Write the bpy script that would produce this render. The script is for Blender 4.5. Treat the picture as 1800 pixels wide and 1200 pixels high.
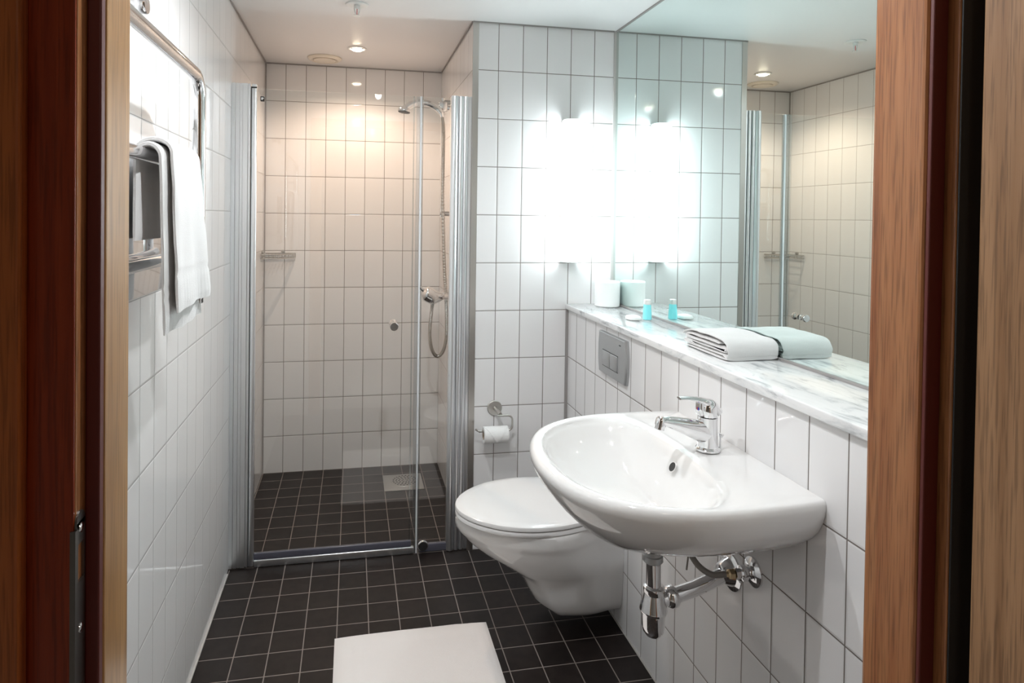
import bpy, bmesh, math, random
from math import sin, cos, pi, radians
from mathutils import Vector, Matrix, Euler, noise
random.seed(7)
for o in list(bpy.data.objects): bpy.data.objects.remove(o)
SC = bpy.context.scene
COL = SC.collection

# ------------------------------------------------------------------ camera
cam_d = bpy.data.cameras.new('camera'); cam = bpy.data.objects.new('camera', cam_d); COL.objects.link(cam)
YAW, PIT, ROL, F, CX, CY = .1923, .0145, .0130, 1125.1, 839.4, 397.8
CAM = Vector((.4645, -3.5703, 1.3903))
fw = Vector((sin(YAW)*cos(PIT), cos(YAW)*cos(PIT), -sin(PIT)))
r0 = Vector((cos(YAW), -sin(YAW), 0)); u0 = r0.cross(fw)
r2 = r0*cos(ROL)+u0*sin(ROL); u2 = -r0*sin(ROL)+u0*cos(ROL)
m = Matrix((r2, u2, -fw)).transposed().to_4x4(); m.translation = CAM
cam.matrix_world = m
cam_d.sensor_width = 36; cam_d.lens = F/1800*36
cam_d.shift_x = (900-CX)/1800; cam_d.shift_y = (CY-600)/1800
cam_d.clip_start = .02
SC.camera = cam
# ------------------------------------------------------------------ colour management, world
vs = SC.view_settings
vs.view_transform = 'Standard'; vs.look = 'None'; vs.gamma = 1; vs.use_curve_mapping = False
vs.exposure = 1.28
wd = bpy.data.worlds.new('world'); SC.world = wd; wd.use_nodes = True
wd.node_tree.nodes['Background'].inputs[0].default_value = (.9, .86, .8, 1)
wd.node_tree.nodes['Background'].inputs[1].default_value = .02
# light levels
TUBE_E, SHOWER_W, ROOM_W, HALL_W = 10.3, 2.7, 6.6, 1.7

# ------------------------------------------------------------------ measures (metres)
W, M, J, JX, H = 1.3724, 1.5705, -.962, .9444, 2.198   # lower wall, mirror, jog wall y, jog edge x, ceiling
YF = -2.90                                             # bathroom face of the door wall
PT = .10527

# ------------------------------------------------------------------ material helpers
def new_mat(name):
    mt = bpy.data.materials.new(name); mt.use_nodes = True
    nt = mt.node_tree; b = nt.nodes['Principled BSDF']
    return mt, nt, b
def pbr(name, col, rough=.4, metal=0, coat=0, spec=.5, bump=0, bscale=200, **k):
    mt, nt, b = new_mat(name)
    b.inputs['Base Color'].default_value = (*col, 1); b.inputs['Roughness'].default_value = rough
    b.inputs['Metallic'].default_value = metal; b.inputs['Coat Weight'].default_value = coat
    b.inputs['Coat Roughness'].default_value = .05
    b.inputs['Specular IOR Level'].default_value = spec
    for kk, v in k.items(): b.inputs[kk.replace('_', ' ')].default_value = v
    # faint procedural variation so that no surface is perfectly uniform
    n = nt.nodes.new('ShaderNodeTexNoise'); n.inputs['Scale'].default_value = bscale; n.inputs['Detail'].default_value = 3
    tc = nt.nodes.new('ShaderNodeTexCoord'); nt.links.new(tc.outputs['Object'], n.inputs['Vector'])
    mp = nt.nodes.new('ShaderNodeMapRange'); mp.inputs[3].default_value = max(0, rough-.02); mp.inputs[4].default_value = rough+.02
    nt.links.new(n.outputs[0], mp.inputs[0]); nt.links.new(mp.outputs[0], b.inputs['Roughness'])
    if bump:
        bp = nt.nodes.new('ShaderNodeBump'); bp.inputs['Strength'].default_value = bump; bp.inputs['Distance'].default_value = .002
        nt.links.new(n.outputs[0], bp.inputs['Height']); nt.links.new(bp.outputs[0], b.inputs['Normal'])
    return mt
def mnode(nt, op, a, b=None, c=None):
    n = nt.nodes.new('ShaderNodeMath'); n.operation = op
    for i, v in enumerate((a, b, c)):
        if v is None: continue
        if isinstance(v, (int, float)): n.inputs[i].default_value = v
        else: nt.links.new(v, n.inputs[i])
    return n.outputs[0]
def tile_mat(name, au, av, pu, pv, ou, ov, gw, tile, grout, rough=.07, tilt=.006, vary=.02, mottled=0, grough=.8, bump=.5):
    """glazed tiles laid on world axes au/av with pitches pu/pv"""
    mt, nt, b = new_mat(name)
    if mottled: b.inputs['Specular IOR Level'].default_value = .28
    g = nt.nodes.new('ShaderNodeNewGeometry'); sp = nt.nodes.new('ShaderNodeSeparateXYZ')
    nt.links.new(g.outputs['Position'], sp.inputs[0])
    def axis(a, p, off):
        t = mnode(nt, 'DIVIDE', mnode(nt, 'SUBTRACT', sp.outputs['XYZ'.index(a)], off), p)
        fr = mnode(nt, 'FRACT', t); fl = mnode(nt, 'FLOOR', t)
        d = mnode(nt, 'MULTIPLY', mnode(nt, 'MINIMUM', fr, mnode(nt, 'SUBTRACT', 1.0, fr)), p)
        return fl, d
    fu, du = axis(au, pu, ou); fv, dv = axis(av, pv, ov)
    d = mnode(nt, 'MINIMUM', du, dv)
    mr = nt.nodes.new('ShaderNodeMapRange'); mr.interpolation_type = 'SMOOTHSTEP'
    mr.inputs[1].default_value = gw*.42; mr.inputs[2].default_value = gw*.62
    nt.links.new(d, mr.inputs[0]); mask = mr.outputs[0]
    hr = nt.nodes.new('ShaderNodeMapRange'); hr.interpolation_type = 'SMOOTHSTEP'
    hr.inputs[1].default_value = gw*.3; hr.inputs[2].default_value = gw*2.0
    nt.links.new(d, hr.inputs[0])
    cv = nt.nodes.new('ShaderNodeCombineXYZ'); nt.links.new(fu, cv.inputs[0]); nt.links.new(fv, cv.inputs[1])
    wn = nt.nodes.new('ShaderNodeTexWhiteNoise'); wn.noise_dimensions = '3D'; nt.links.new(cv.outputs[0], wn.inputs['Vector'])
    # tile colour with slight tile-to-tile variation
    val = nt.nodes.new('ShaderNodeMapRange'); val.inputs[3].default_value = 1-vary; val.inputs[4].default_value = 1+vary
    nt.links.new(wn.outputs['Value'], val.inputs[0])
    vv = val.outputs[0]
    if mottled:
        nz = nt.nodes.new('ShaderNodeTexNoise'); nz.inputs['Scale'].default_value = 28; nz.inputs['Detail'].default_value = 6
        nt.links.new(g.outputs['Position'], nz.inputs['Vector'])
        mm = nt.nodes.new('ShaderNodeMapRange'); mm.inputs[1].default_value = .3; mm.inputs[2].default_value = .7
        mm.inputs[3].default_value = 1-mottled; mm.inputs[4].default_value = 1+mottled
        nt.links.new(nz.outputs[0], mm.inputs[0]); vv = mnode(nt, 'MULTIPLY', vv, mm.outputs[0])
    sc = nt.nodes.new('ShaderNodeVectorMath'); sc.operation = 'SCALE'; sc.inputs[0].default_value = tile
    nt.links.new(vv, sc.inputs['Scale'])
    mx = nt.nodes.new('ShaderNodeMix'); mx.data_type = 'RGBA'
    nt.links.new(mask, mx.inputs['Factor']); mx.inputs['A'].default_value = (*grout, 1)
    nt.links.new(sc.outputs[0], mx.inputs['B']); nt.links.new(mx.outputs['Result'], b.inputs['Base Color'])
    rr = nt.nodes.new('ShaderNodeMapRange'); rr.inputs[3].default_value = grough; rr.inputs[4].default_value = rough
    nt.links.new(mask, rr.inputs[0]); nt.links.new(rr.outputs[0], b.inputs['Roughness'])
    # each tile sits at a very slightly different angle
    sub = nt.nodes.new('ShaderNodeVectorMath'); sub.operation = 'SUBTRACT'; sub.inputs[1].default_value = (.5, .5, .5)
    nt.links.new(wn.outputs['Color'], sub.inputs[0])
    s2 = nt.nodes.new('ShaderNodeVectorMath'); s2.operation = 'SCALE'; s2.inputs['Scale'].default_value = tilt
    nt.links.new(sub.outputs[0], s2.inputs[0])
    ad = nt.nodes.new('ShaderNodeVectorMath'); ad.operation = 'ADD'
    nt.links.new(g.outputs['Normal'], ad.inputs[0]); nt.links.new(s2.outputs[0], ad.inputs[1])
    nm = nt.nodes.new('ShaderNodeVectorMath'); nm.operation = 'NORMALIZE'; nt.links.new(ad.outputs[0], nm.inputs[0])
    wv = nt.nodes.new('ShaderNodeTexNoise'); wv.inputs['Scale'].default_value = 9; nt.links.new(g.outputs['Position'], wv.inputs['Vector'])
    hh = mnode(nt, 'ADD', hr.outputs[0], mnode(nt, 'MULTIPLY', wv.outputs[0], .35 if not mottled else 1.0))
    bp = nt.nodes.new('ShaderNodeBump'); bp.inputs['Strength'].default_value = bump; bp.inputs['Distance'].default_value = .0012
    nt.links.new(hh, bp.inputs['Height']); nt.links.new(nm.outputs[0], bp.inputs['Normal'])
    nt.links.new(bp.outputs[0], b.inputs['Normal'])
    return mt
def wood_mat(name, dark, light, rough=.3, scale=1.0, coat=.3, pores=.5):
    mt, nt, b = new_mat(name)
    tc = nt.nodes.new('ShaderNodeTexCoord')
    mp = nt.nodes.new('ShaderNodeMapping'); mp.inputs['Scale'].default_value = (34*scale, 34*scale, 1.3*scale)
    nt.links.new(tc.outputs['Object'], mp.inputs[0])
    n1 = nt.nodes.new('ShaderNodeTexNoise'); n1.inputs['Scale'].default_value = 1; n1.inputs['Detail'].default_value = 4; n1.inputs['Distortion'].default_value = 1.2
    nt.links.new(mp.outputs[0], n1.inputs['Vector'])
    mp2 = nt.nodes.new('ShaderNodeMapping'); mp2.inputs['Scale'].default_value = (420*scale, 420*scale, 14*scale)
    nt.links.new(tc.outputs['Object'], mp2.inputs[0])
    n2 = nt.nodes.new('ShaderNodeTexNoise'); n2.inputs['Scale'].default_value = 1; n2.inputs['Detail'].default_value = 2
    nt.links.new(mp2.outputs[0], n2.inputs['Vector'])
    cr = nt.nodes.new('ShaderNodeValToRGB'); cr.color_ramp.elements[0].position = .3; cr.color_ramp.elements[1].position = .7
    cr.color_ramp.elements[0].color = (*dark, 1); cr.color_ramp.elements[1].color = (*light, 1)
    nt.links.new(n1.outputs[0], cr.inputs[0])
    pr = nt.nodes.new('ShaderNodeMapRange'); pr.inputs[1].default_value = .36; pr.inputs[2].default_value = .52
    pr.inputs[3].default_value = 1-pores; pr.inputs[4].default_value = 1
    nt.links.new(n2.outputs[0], pr.inputs[0])
    sc = nt.nodes.new('ShaderNodeVectorMath'); sc.operation = 'SCALE'
    nt.links.new(cr.outputs[0], sc.inputs[0]); nt.links.new(pr.outputs[0], sc.inputs['Scale'])
    nt.links.new(sc.outputs[0], b.inputs['Base Color'])
    b.inputs['Roughness'].default_value = rough; b.inputs['Coat Weight'].default_value = coat; b.inputs['Coat Roughness'].default_value = .15; b.inputs['Specular IOR Level'].default_value = .3
    bp = nt.nodes.new('ShaderNodeBump'); bp.inputs['Strength'].default_value = .15; bp.inputs['Distance'].default_value = .0006
    nt.links.new(n2.outputs[0], bp.inputs['Height']); nt.links.new(bp.outputs[0], b.inputs['Normal'])
    return mt
def glass_mat(name, tint=(.985, .995, .99), ior=1.5, refl=(1, 1, 1), rough=0.0):
    mt, nt, b = new_mat(name); nt.nodes.remove(b)
    out = [n for n in nt.nodes if n.type == 'OUTPUT_MATERIAL'][0]
    t = nt.nodes.new('ShaderNodeBsdfTransparent'); t.inputs[0].default_value = (*tint, 1)
    g = nt.nodes.new('ShaderNodeBsdfGlossy'); g.inputs[0].default_value = (*refl, 1); g.inputs['Roughness'].default_value = rough
    lw = nt.nodes.new('ShaderNodeLayerWeight'); lw.inputs[0].default_value = .5
    f0 = ((ior-1)/(ior+1))**2
    f = mnode(nt, 'MULTIPLY_ADD', mnode(nt, 'POWER', lw.outputs['Facing'], 5.0), 1-f0, f0)
    x = nt.nodes.new('ShaderNodeMixShader')
    nt.links.new(f, x.inputs[0]); nt.links.new(t.outputs[0], x.inputs[1]); nt.links.new(g.outputs[0], x.inputs[2])
    nt.links.new(x.outputs[0], out.inputs[0])
    return mt
def emit_mat(name, col, s):
    mt, nt, b = new_mat(name)
    b.inputs['Base Color'].default_value = (.9, .9, .9, 1)
    b.inputs['Emission Color'].default_value = (*col, 1); b.inputs['Emission Strength'].default_value = s
    return mt
def cloth_mat(name, col, bump=.4, scale=700):
    mt, nt, b = new_mat(name)
    b.inputs['Base Color'].default_value = (*col, 1); b.inputs['Roughness'].default_value = .95
    b.inputs['Specular IOR Level'].default_value = .1
    b.inputs['Sheen Weight'].default_value = .3
    tc = nt.nodes.new('ShaderNodeTexCoord')
    v = nt.nodes.new('ShaderNodeTexVoronoi'); v.inputs['Scale'].default_value = scale
    n = nt.nodes.new('ShaderNodeTexNoise'); n.inputs['Scale'].default_value = 60; n.inputs['Detail'].default_value = 4
    nt.links.new(tc.outputs['Object'], v.inputs['Vector']); nt.links.new(tc.outputs['Object'], n.inputs['Vector'])
    bp = nt.nodes.new('ShaderNodeBump'); bp.inputs['Strength'].default_value = bump; bp.inputs['Distance'].default_value = .0015
    h = mnode(nt, 'ADD', mnode(nt, 'MULTIPLY', v.outputs['Distance'], .6), mnode(nt, 'MULTIPLY', n.outputs[0], .7))
    nt.links.new(h, bp.inputs['Height']); nt.links.new(bp.outputs[0], b.inputs['Normal'])
    return mt

TILE = (.83, .82, .82)
GR = (.20, .175, .155)
MT = {
 'left': tile_mat('wall tile left', 'Y', 'Z', PT, .2, -2.0241, 0, .0022, TILE, (.36, .35, .34)),
 'back': tile_mat('wall tile back', 'X', 'Z', PT, .2, 0, -.003, .0026, TILE, GR),
 'side': tile_mat('wall tile shower side', 'Y', 'Z', PT, .2, 0, 0, .0024, TILE, GR),
 'jog': tile_mat('wall tile jog', 'X', 'Z', PT, .2, 0, 0, .0028, TILE, GR),
 'right': tile_mat('wall tile right', 'Y', 'Z', PT, .2, -.9638, 0, .0030, TILE, GR),
 'floor': tile_mat('floor tile', 'X', 'Y', .1051, .1051, .0049, -.9501, .0030, (.0145, .0102, .009), (.26, .225, .205), rough=.40, tilt=.004, vary=.18, mottled=.3, bump=.3),
 'plaster': pbr('white plaster', (.72, .71, .69), .8),
 'ceiling': pbr('ceiling paint', (.80, .795, .79), .42, bump=.05, bscale=40),
 'ceramic': pbr('white glazed ceramic', (.82, .81, .80), .06, coat=.6, bscale=6),
 'seat': pbr('white seat plastic', (.80, .79, .785), .14, coat=.2, bscale=6),
 'chrome': pbr('chrome', (.82, .82, .83), .06, metal=1),
 'steel': pbr('brushed steel', (.55, .53, .50), .30, metal=1, bscale=20),
 'alu': pbr('polished aluminium', (.88, .90, .92), .30, metal=1),
 'alu_dark': pbr('shadow groove rubber', (.10, .105, .11), .4),
 'satin': pbr('satin chrome plastic', (.50, .51, .515), .34, metal=.75),
 'dark': pbr('dark rubber and gap shade', (.02, .02, .02), .5),
 'black_gap': pbr('dark slot', (.03, .03, .03), .6),
 'white_paint': pbr('white lacquered metal', (.78, .78, .76), .3),
 'cream': pbr('cream plastic', (.74, .68, .58), .35),
 'trimgrey': pbr('grey silicone joint', (.34, .32, .31), .6),
 'trimlight': pbr('light silicone joint', (.52, .50, .48), .6),
 'paper': pbr('soft paper', (.86, .86, .85), .95, spec=.1, bump=.25, bscale=350),
 'card': pbr('cardboard core', (.42, .33, .25), .9),
 'towel': cloth_mat('white terry', (.76, .755, .75)),
 'mat': cloth_mat('bath mat cotton', (.86, .82, .80), bump=.45, scale=700),
 'glass': glass_mat('clear glass'),
 'seal': glass_mat('clear plastic seal', (.84, .87, .88), 1.9, rough=.2),
 'whiteseal': pbr('milky plastic seal', (.80, .82, .85), .25, coat=.3),
 'threshold': pbr('grey threshold seal', (.10, .10, .13), .25, coat=.4),
 'gel': pbr('aqua gel', (.28, .88, .94), .15, coat=.6),
 'soapwrap': pbr('white wrapped soap', (.86, .87, .86), .4),
 'red': pbr('red dot', (.6, .02, .03), .3), 'blue': pbr('blue dot', (.03, .06, .5), .3),
 'hose': pbr('braided steel hose', (.30, .28, .26), .35, metal=.9, bump=.8, bscale=900),
 'steel_hall_shade': pbr('steel with painted hall shade', (.20, .19, .18), .35, metal=1),  # strike plate's reflection of the dim hall, painted in as a darker colour
 'brass': pbr('worn brass nut', (.55, .42, .26), .3, metal=1),
 'wood': wood_mat('varnished oak frame', (.29, .10, .035), (.44, .19, .075), .3, pores=.35),
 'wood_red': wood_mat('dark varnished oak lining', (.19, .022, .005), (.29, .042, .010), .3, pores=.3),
 'wood_cas': wood_mat('red brown varnished oak', (.30, .075, .018), (.46, .14, .035), .3, pores=.3),
 'wood_pale': wood_mat('pale varnished oak edge', (.32, .155, .055), (.50, .28, .115), .3, pores=.25),
 'leaf': wood_mat('oak veneer', (.25, .125, .055), (.38, .21, .105), .45, coat=.1, pores=.35),
 'rubber': pbr('burgundy rubber seal', (.10, .012, .008), .45),
 'tube': emit_mat('lit fluorescent diffuser', (.86, .97, 1.0), TUBE_E),
 'bulb': emit_mat('lit halogen bulb', (1, .84, .62), 30),
 'hallwall': pbr('hall wall paint', (.55, .53, .50), .8),
}
# mirror: silvered glass with the slightly green cast of float glass
mt, nt, b = new_mat('mirror'); MT['mirror'] = mt
b.inputs['Base Color'].default_value = (.80, .90, .88, 1); b.inputs['Metallic'].default_value = 1; b.inputs['Roughness'].default_value = .005
# marble
mt, nt, b = new_mat('veined white marble'); MT['marble'] = mt
g = nt.nodes.new('ShaderNodeTexCoord'); mp = nt.nodes.new('ShaderNodeMapping')
mp.inputs['Scale'].default_value = (15, 4.5, 15); mp.inputs['Rotation'].default_value = (0, 0, .35)
nt.links.new(g.outputs['Object'], mp.inputs[0])
n1 = nt.nodes.new('ShaderNodeTexNoise'); n1.inputs['Scale'].default_value = 1.8; n1.inputs['Detail'].default_value = 9; n1.inputs['Distortion'].default_value = .8; n1.inputs['Roughness'].default_value = .62
nt.links.new(mp.outputs[0], n1.inputs['Vector'])
cr = nt.nodes.new('ShaderNodeValToRGB'); e = cr.color_ramp.elements
e[0].position = .30; e[0].color = (.36, .37, .38, 1); e[1].position = .66; e[1].color = (.89, .89, .89, 1)
x = e.new(.42); x.color = (.72, .73, .74, 1); x = e.new(.50); x.color = (.86, .86, .86, 1)

nt.links.new(n1.outputs[0], cr.inputs[0]); nt.links.new(cr.outputs[0], b.inputs['Base Color'])
b.inputs['Roughness'].default_value = .12; b.inputs['Coat Weight'].default_value = .3

# ------------------------------------------------------------------ object helpers
def link(name, me, parent=None):
    o = bpy.data.objects.new(name, me); COL.objects.link(o)
    if parent is not None: o.parent = parent
    return o
def tag(o, label=None, cat=None, group=None, kind=None):
    if label: o['label'] = label
    if cat: o['category'] = cat
    if group: o['group'] = group
    if kind: o['kind'] = kind
    return o
def root(name, loc, label, cat, group=None):
    return tag(link(name, None), label, cat, group), Vector(loc)
class MB:
    """collects geometry in world coordinates"""
    def __init__(s): s.v = []; s.f = []; s.mi = []; s.sm = []
    def add(s, vs_, fs, mi=0, smooth=False):
        n = len(s.v); s.v += [tuple(v) for v in vs_]
        for f_ in fs: s.f.append([i+n for i in f_]); s.mi.append(mi); s.sm.append(smooth)
        return s
    def box(s, x0, x1, y0, y1, z0, z1, mis=None):
        v = [(x0,y0,z0),(x1,y0,z0),(x1,y1,z0),(x0,y1,z0),(x0,y0,z1),(x1,y0,z1),(x1,y1,z1),(x0,y1,z1)]
        fs = [(0,3,2,1),(4,5,6,7),(0,1,5,4),(1,2,6,5),(2,3,7,6),(3,0,4,7)]   # -z +z -y +x +y -x
        n = len(s.v); s.v += v
        for i, f_ in enumerate(fs): s.f.append([k+n for k in f_]); s.mi.append(mis[i] if mis else 0); s.sm.append(False)
        return s
    def rbox(s, x0, x1, y0, y1, z0, z1, r=.003, seg=3, mi=0):
        bm = bmesh.new(); bmesh.ops.create_cube(bm, size=1)
        for v in bm.verts: v.co = Vector(((x0+x1)/2+v.co.x*(x1-x0), (y0+y1)/2+v.co.y*(y1-y0), (z0+z1)/2+v.co.z*(z1-z0)))
        bmesh.ops.bevel(bm, geom=bm.edges[:], offset=r, segments=seg, affect='EDGES', profile=.5)
        return s.bm(bm, mi, True)
    def bm(s, bm, mi=0, smooth=False):
        bm.verts.index_update(); s.add([v.co[:] for v in bm.verts], [[v.index for v in f_.verts] for f_ in bm.faces], mi, smooth); bm.free(); return s
    def rings(s, rs, mi=0, smooth=True, cap0=True, cap1=True, closed=True):
        n = len(s.v); k = len(rs[0])
        for r_ in rs: s.v += [tuple(p) for p in r_]
        for i in range(len(rs)-1):
            for j in range(k if closed else k-1):
                a = n+i*k+j; b_ = n+i*k+(j+1) % k
                s.f.append([a, b_, b_+k, a+k]); s.mi.append(mi); s.sm.append(smooth)
        if cap0: s.f.append([n+j for j in range(k)][::-1]); s.mi.append(mi); s.sm.append(smooth)
        if cap1: s.f.append([n+(len(rs)-1)*k+j for j in range(k)]); s.mi.append(mi); s.sm.append(smooth)
        return s
    def tube(s, path, r, seg=16, mi=0, flat=1.0, up=None, caps=True):
        """round or flattened tube along a path; r may be a list"""
        P = [Vector(p) for p in path]; R = r if isinstance(r, (list, tuple)) else [r]*len(P)
        FL = flat if isinstance(flat, (list, tuple)) else [flat]*len(P)
        T = [(P[min(i+1, len(P)-1)]-P[max(i-1, 0)]).normalized() for i in range(len(P))]
        ref = Vector(up) if up else (Vector((0, 0, 1)) if abs(T[0].z) < .9 else Vector((1, 0, 0)))
        nrm = (ref-T[0]*ref.dot(T[0])).normalized(); rs = []
        for i, p in enumerate(P):
            nrm = (nrm-T[i]*nrm.dot(T[i])).normalized(); bn = T[i].cross(nrm)
            rs.append([p+nrm*cos(2*pi*j/seg)*R[i]*FL[i]+bn*sin(2*pi*j/seg)*R[i] for j in range(seg)])
        return s.rings(rs, mi, True, caps, caps)
    def lathe(s, c, axis, prof, seg=32, mi=0):
        """prof: (distance along axis, radius) pairs"""
        c = Vector(c); a = Vector(axis).normalized()
        ref = Vector((0, 0, 1)) if abs(a.z) < .9 else Vector((1, 0, 0))
        n_ = (ref-a*ref.dot(a)).normalized(); b_ = a.cross(n_)
        rs = [[c+a*d+n_*cos(2*pi*j/seg)*max(r_, 1e-5)+b_*sin(2*pi*j/seg)*max(r_, 1e-5) for j in range(seg)] for d, r_ in prof]
        return s.rings(rs, mi)
    def build(s, name, mats, parent=None, origin=None, sub=0, auto=38):
        org = Vector(origin) if origin is not None else Vector((0, 0, 0))
        me = bpy.data.meshes.new(name); me.from_pydata([tuple(Vector(v)-org) for v in s.v], [], s.f)
        for m_ in (mats if isinstance(mats, (list, tuple)) else [mats]): me.materials.append(MT[m_])
        for i, p in enumerate(me.polygons): p.material_index = s.mi[i]; p.use_smooth = s.sm[i]
        me.validate(); bm = bmesh.new(); bm.from_mesh(me)
        bmesh.ops.remove_doubles(bm, verts=bm.verts[:], dist=1e-6)
        bmesh.ops.recalc_face_normals(bm, faces=bm.faces[:]); 
        if auto:
            for e_ in bm.edges:
                if len(e_.link_faces) == 2 and e_.calc_face_angle(0) > radians(auto): e_.smooth = False
        bm.to_mesh(me); bm.free()
        o = link(name, me, parent); o.location = org
        if sub:
            md = o.modifiers.new('smooth', 'SUBSURF'); md.levels = sub; md.render_levels = sub
        return o
def arc(c, r, a0, a1, n, ax='yz', k=0):
    """points of an arc; ax names the plane, k the constant coordinate"""
    out = []
    for i in range(n+1):
        a = radians(a0+(a1-a0)*i/n); p = {'x': k, 'y': k, 'z': k}
        p[ax[0]] = c[0]+r*cos(a); p[ax[1]] = c[1]+r*sin(a); out.append((p['x'], p['y'], p['z']))
    return out
def catmull(pts, n=8):
    P = [Vector(p) for p in pts]; P = [P[0]*2-P[1]]+P+[P[-1]*2-P[-2]]; out = []
    for i in range(1, len(P)-2):
        a, b_, c, d = P[i-1:i+3]
        for k in range(n):
            t = k/n
            out.append(.5*((2*b_)+(-a+c)*t+(2*a-5*b_+4*c-d)*t*t+(-a+3*b_-3*c+d)*t**3))
    out.append(P[-2]); return out
def place(r_org):   # a thing's Empty moves to its base, children built in world coordinates keep their place
    o, loc = r_org
    for c in o.children: c.location = c.location-loc
    o.location = loc
    return o
def S(name, mb, mats, **k): return tag(mb.build(name, mats, **k), kind='structure')

# ================================================================== SETTING
S('floor', MB().box(-.1, 1.75, YF-.1, .1, -.1, 0), 'floor')
S('wall_left', MB().box(-.1, 0, YF-.1, .1, 0, H), 'left')
S('wall_back', MB().box(0, JX, 0, .1, 0, H), 'back')
S('wall_shower', MB().box(JX, 1.70, J, .1, 0, H, mis=[0, 0, 0, 0, 0, 1]), ['jog', 'side'])
S('wall_right', MB().box(W, 1.70, YF-.1, J, 0, 1.0025), 'right')
S('wall_mirror_side', MB().box(M+.006, 1.70, YF-.1, J, 1.0025, H), 'plaster')
S('ceiling', MB().box(-.1, 1.75, YF-.1, .1, H, H+.1), 'ceiling')
# door wall with its opening
S('wall_front', MB().box(0, .17, YF-.07, YF, 0, H).box(1.17, 1.70, YF-.07, YF, 0, H).box(.17, 1.17, YF-.07, YF, 2.06, H), 'plaster')
# silicone joints and edge trims
S('trim_1', MB().box(JX-.0015, JX+.0235, J-.0035, J-.0005, 0, H-.002), 'steel')                # steel corner profile of the shower wall
S('trim_2', MB().box(W-.012, W-.0003, J-.004, J-.0003, 0, 1.003), 'trimgrey')
S('trim_3', MB().box(M-.010, M+.002, J-.006, J-.0003, 1.027, H-.001), 'trimlight')
S('trim_4', MB().box(M-.004, M+.004, YF, J-.006, H-.006, H-.0003), 'trimgrey')
S('trim_5', MB().box(.0003, .006, J-.02, -.0003, H-.006, H-.0003).box(.0003, .005, YF, J-.02, H-.005, H-.0003).box(.0003, JX-.002, -.006, -.0003, H-.006, H-.0003)
  .box(JX-.006, JX-.0018, J, -.0063, H-.006, H-.0003).box(JX-.002, M-.01, J-.006, J-.0036, H-.006, H-.0003), 'trimgrey')
S('trim_6', MB().box(.0003, .0055, -.0055, -.0003, 0, H-.006), 'trimgrey')
S('trim_7', MB().box(.0003, .0065, YF, -.99, .0003, .005), 'trimlight')
S('trim_8', MB().box(W-.004, W-.0003, YF, J-.004, .0003, .004), 'trimlight')

# ------------------------------------------------------------------ door frame seen from the hall
def prism(pts, z0, z1, mi=0):
    mb = MB(); n = len(pts)
    mb.add([(x, y, z0) for x, y in pts]+[(x, y, z1) for x, y in pts],
           [[i, (i+1) % n, (i+1) % n+n, i+n] for i in range(n)]+[list(range(n))[::-1], list(range(n, 2*n))], mi)
    return mb
ZT = 2.06
dr = tag(link('door_1', None), kind='structure')
# left jamb: stop (narrow opening), rebate and front arris
def y_(d): return CAM.y+d
rL = lambda pts, z0=0, z1=ZT: prism(pts, z0, z1)
def bev(x0, x1, y0, y1, r=.004, n=3):
    """plan rectangle with rounded corners"""
    out = []
    for cx, cy, a in ((x1-r, y1-r, 0), (x0+r, y1-r, 90), (x0+r, y0+r, 180), (x1-r, y0+r, 270)):
        for i in range(n+1):
            t = radians(a+90*i/n); out.append((cx+r*cos(t), cy+r*sin(t)))
    return out
rL(bev(.175, .2495, y_(.620), YF+.012, .003)).build('stop', 'wood_pale', dr)
rL(bev(.150, .2370, y_(.591), y_(.6195), .002)).build('jamb', 'wood', dr)
rL(bev(.150, .2366, y_(.588), y_(.5909), .001)).build('facing_or_gap_shade', 'wood_red', dr)
rL(bev(.2372, .2488, y_(.610), y_(.6196), .0015)).build('seal', 'rubber', dr)
rL(bev(.100, .2025, y_(.573), y_(.5879), .003)).build('casing', 'wood_cas', dr)
# right jamb
rL(bev(1.090, 1.17, y_(.606), YF+.012, .006)).build('stop', 'wood', dr)
rL(bev(1.1105, 1.19, y_(.586), y_(.6055), .002)).build('jamb', 'wood', dr)
rL(bev(1.1115, 1.19, y_(.5835), y_(.5859), .001)).build('facing_or_gap_shade', 'dark', dr)  # near-black strip added as the painted shade of the hinge gap
rL(bev(1.0915, 1.1103, y_(.600), y_(.6056), .0015)).build('seal', 'rubber', dr)
rL(bev(1.165, 1.26, y_(.570), y_(.5834), .003)).build('casing', 'wood_cas', dr)
MB().box(.2496, 1.0899, y_(.62), YF+.012, ZT-.05, ZT).build('header', 'wood', dr)
# strike plate in the left rebate
sp_ = MB()
yA, yB = y_(.5895), y_(.6065)
for z0, z1 in ((1.108, 1.127), (.985, 1.076), (.90, .952)): sp_.box(.2371, .2388, yA, yB, z0, z1)
for z0, z1 in ((1.076, 1.108), (.952, .985)):
    sp_.box(.2371, .2388, yA, yA+.003, z0, z1); sp_.box(.2371, .2388, yB-.003, yB, z0, z1)
sp_.lathe(((.2371), (yA+yB)/2, 1.127), (1, 0, 0), [(0, (yB-yA)/2), (.0017, (yB-yA)/2)], 24)
sp_.box(.2345, .2388, yA-.0030, yA, .90, 1.122)
spo = sp_.build('strike_plate', 'steel_hall_shade', dr); tag(spo, 'steel strike plate with two screws')
for z in (1.121, 1.0345): MB().lathe((.2388, (yA+yB)/2, z), (1, 0, 0), [(-.0005, .0045), (.0006, .0042), (.0012, .0025), (.0009, 0)], 16).build('screw', 'chrome', spo)
# door leaf, opened 90 degrees into the hall
dl = tag(link('door_2', None), kind='structure')
prism(bev(1.113, 1.155, y_(.5625)-.80, y_(.5625), .003), .01, 2.04).build('leaf', 'leaf', dl)
hg = MB()
for z in (.25, 1.05, 1.85): hg.tube([(1.162, y_(.568), z-.04), (1.162, y_(.568), z+.04)], .006, 12)
hg.build('hinge', 'steel', dl)
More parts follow.
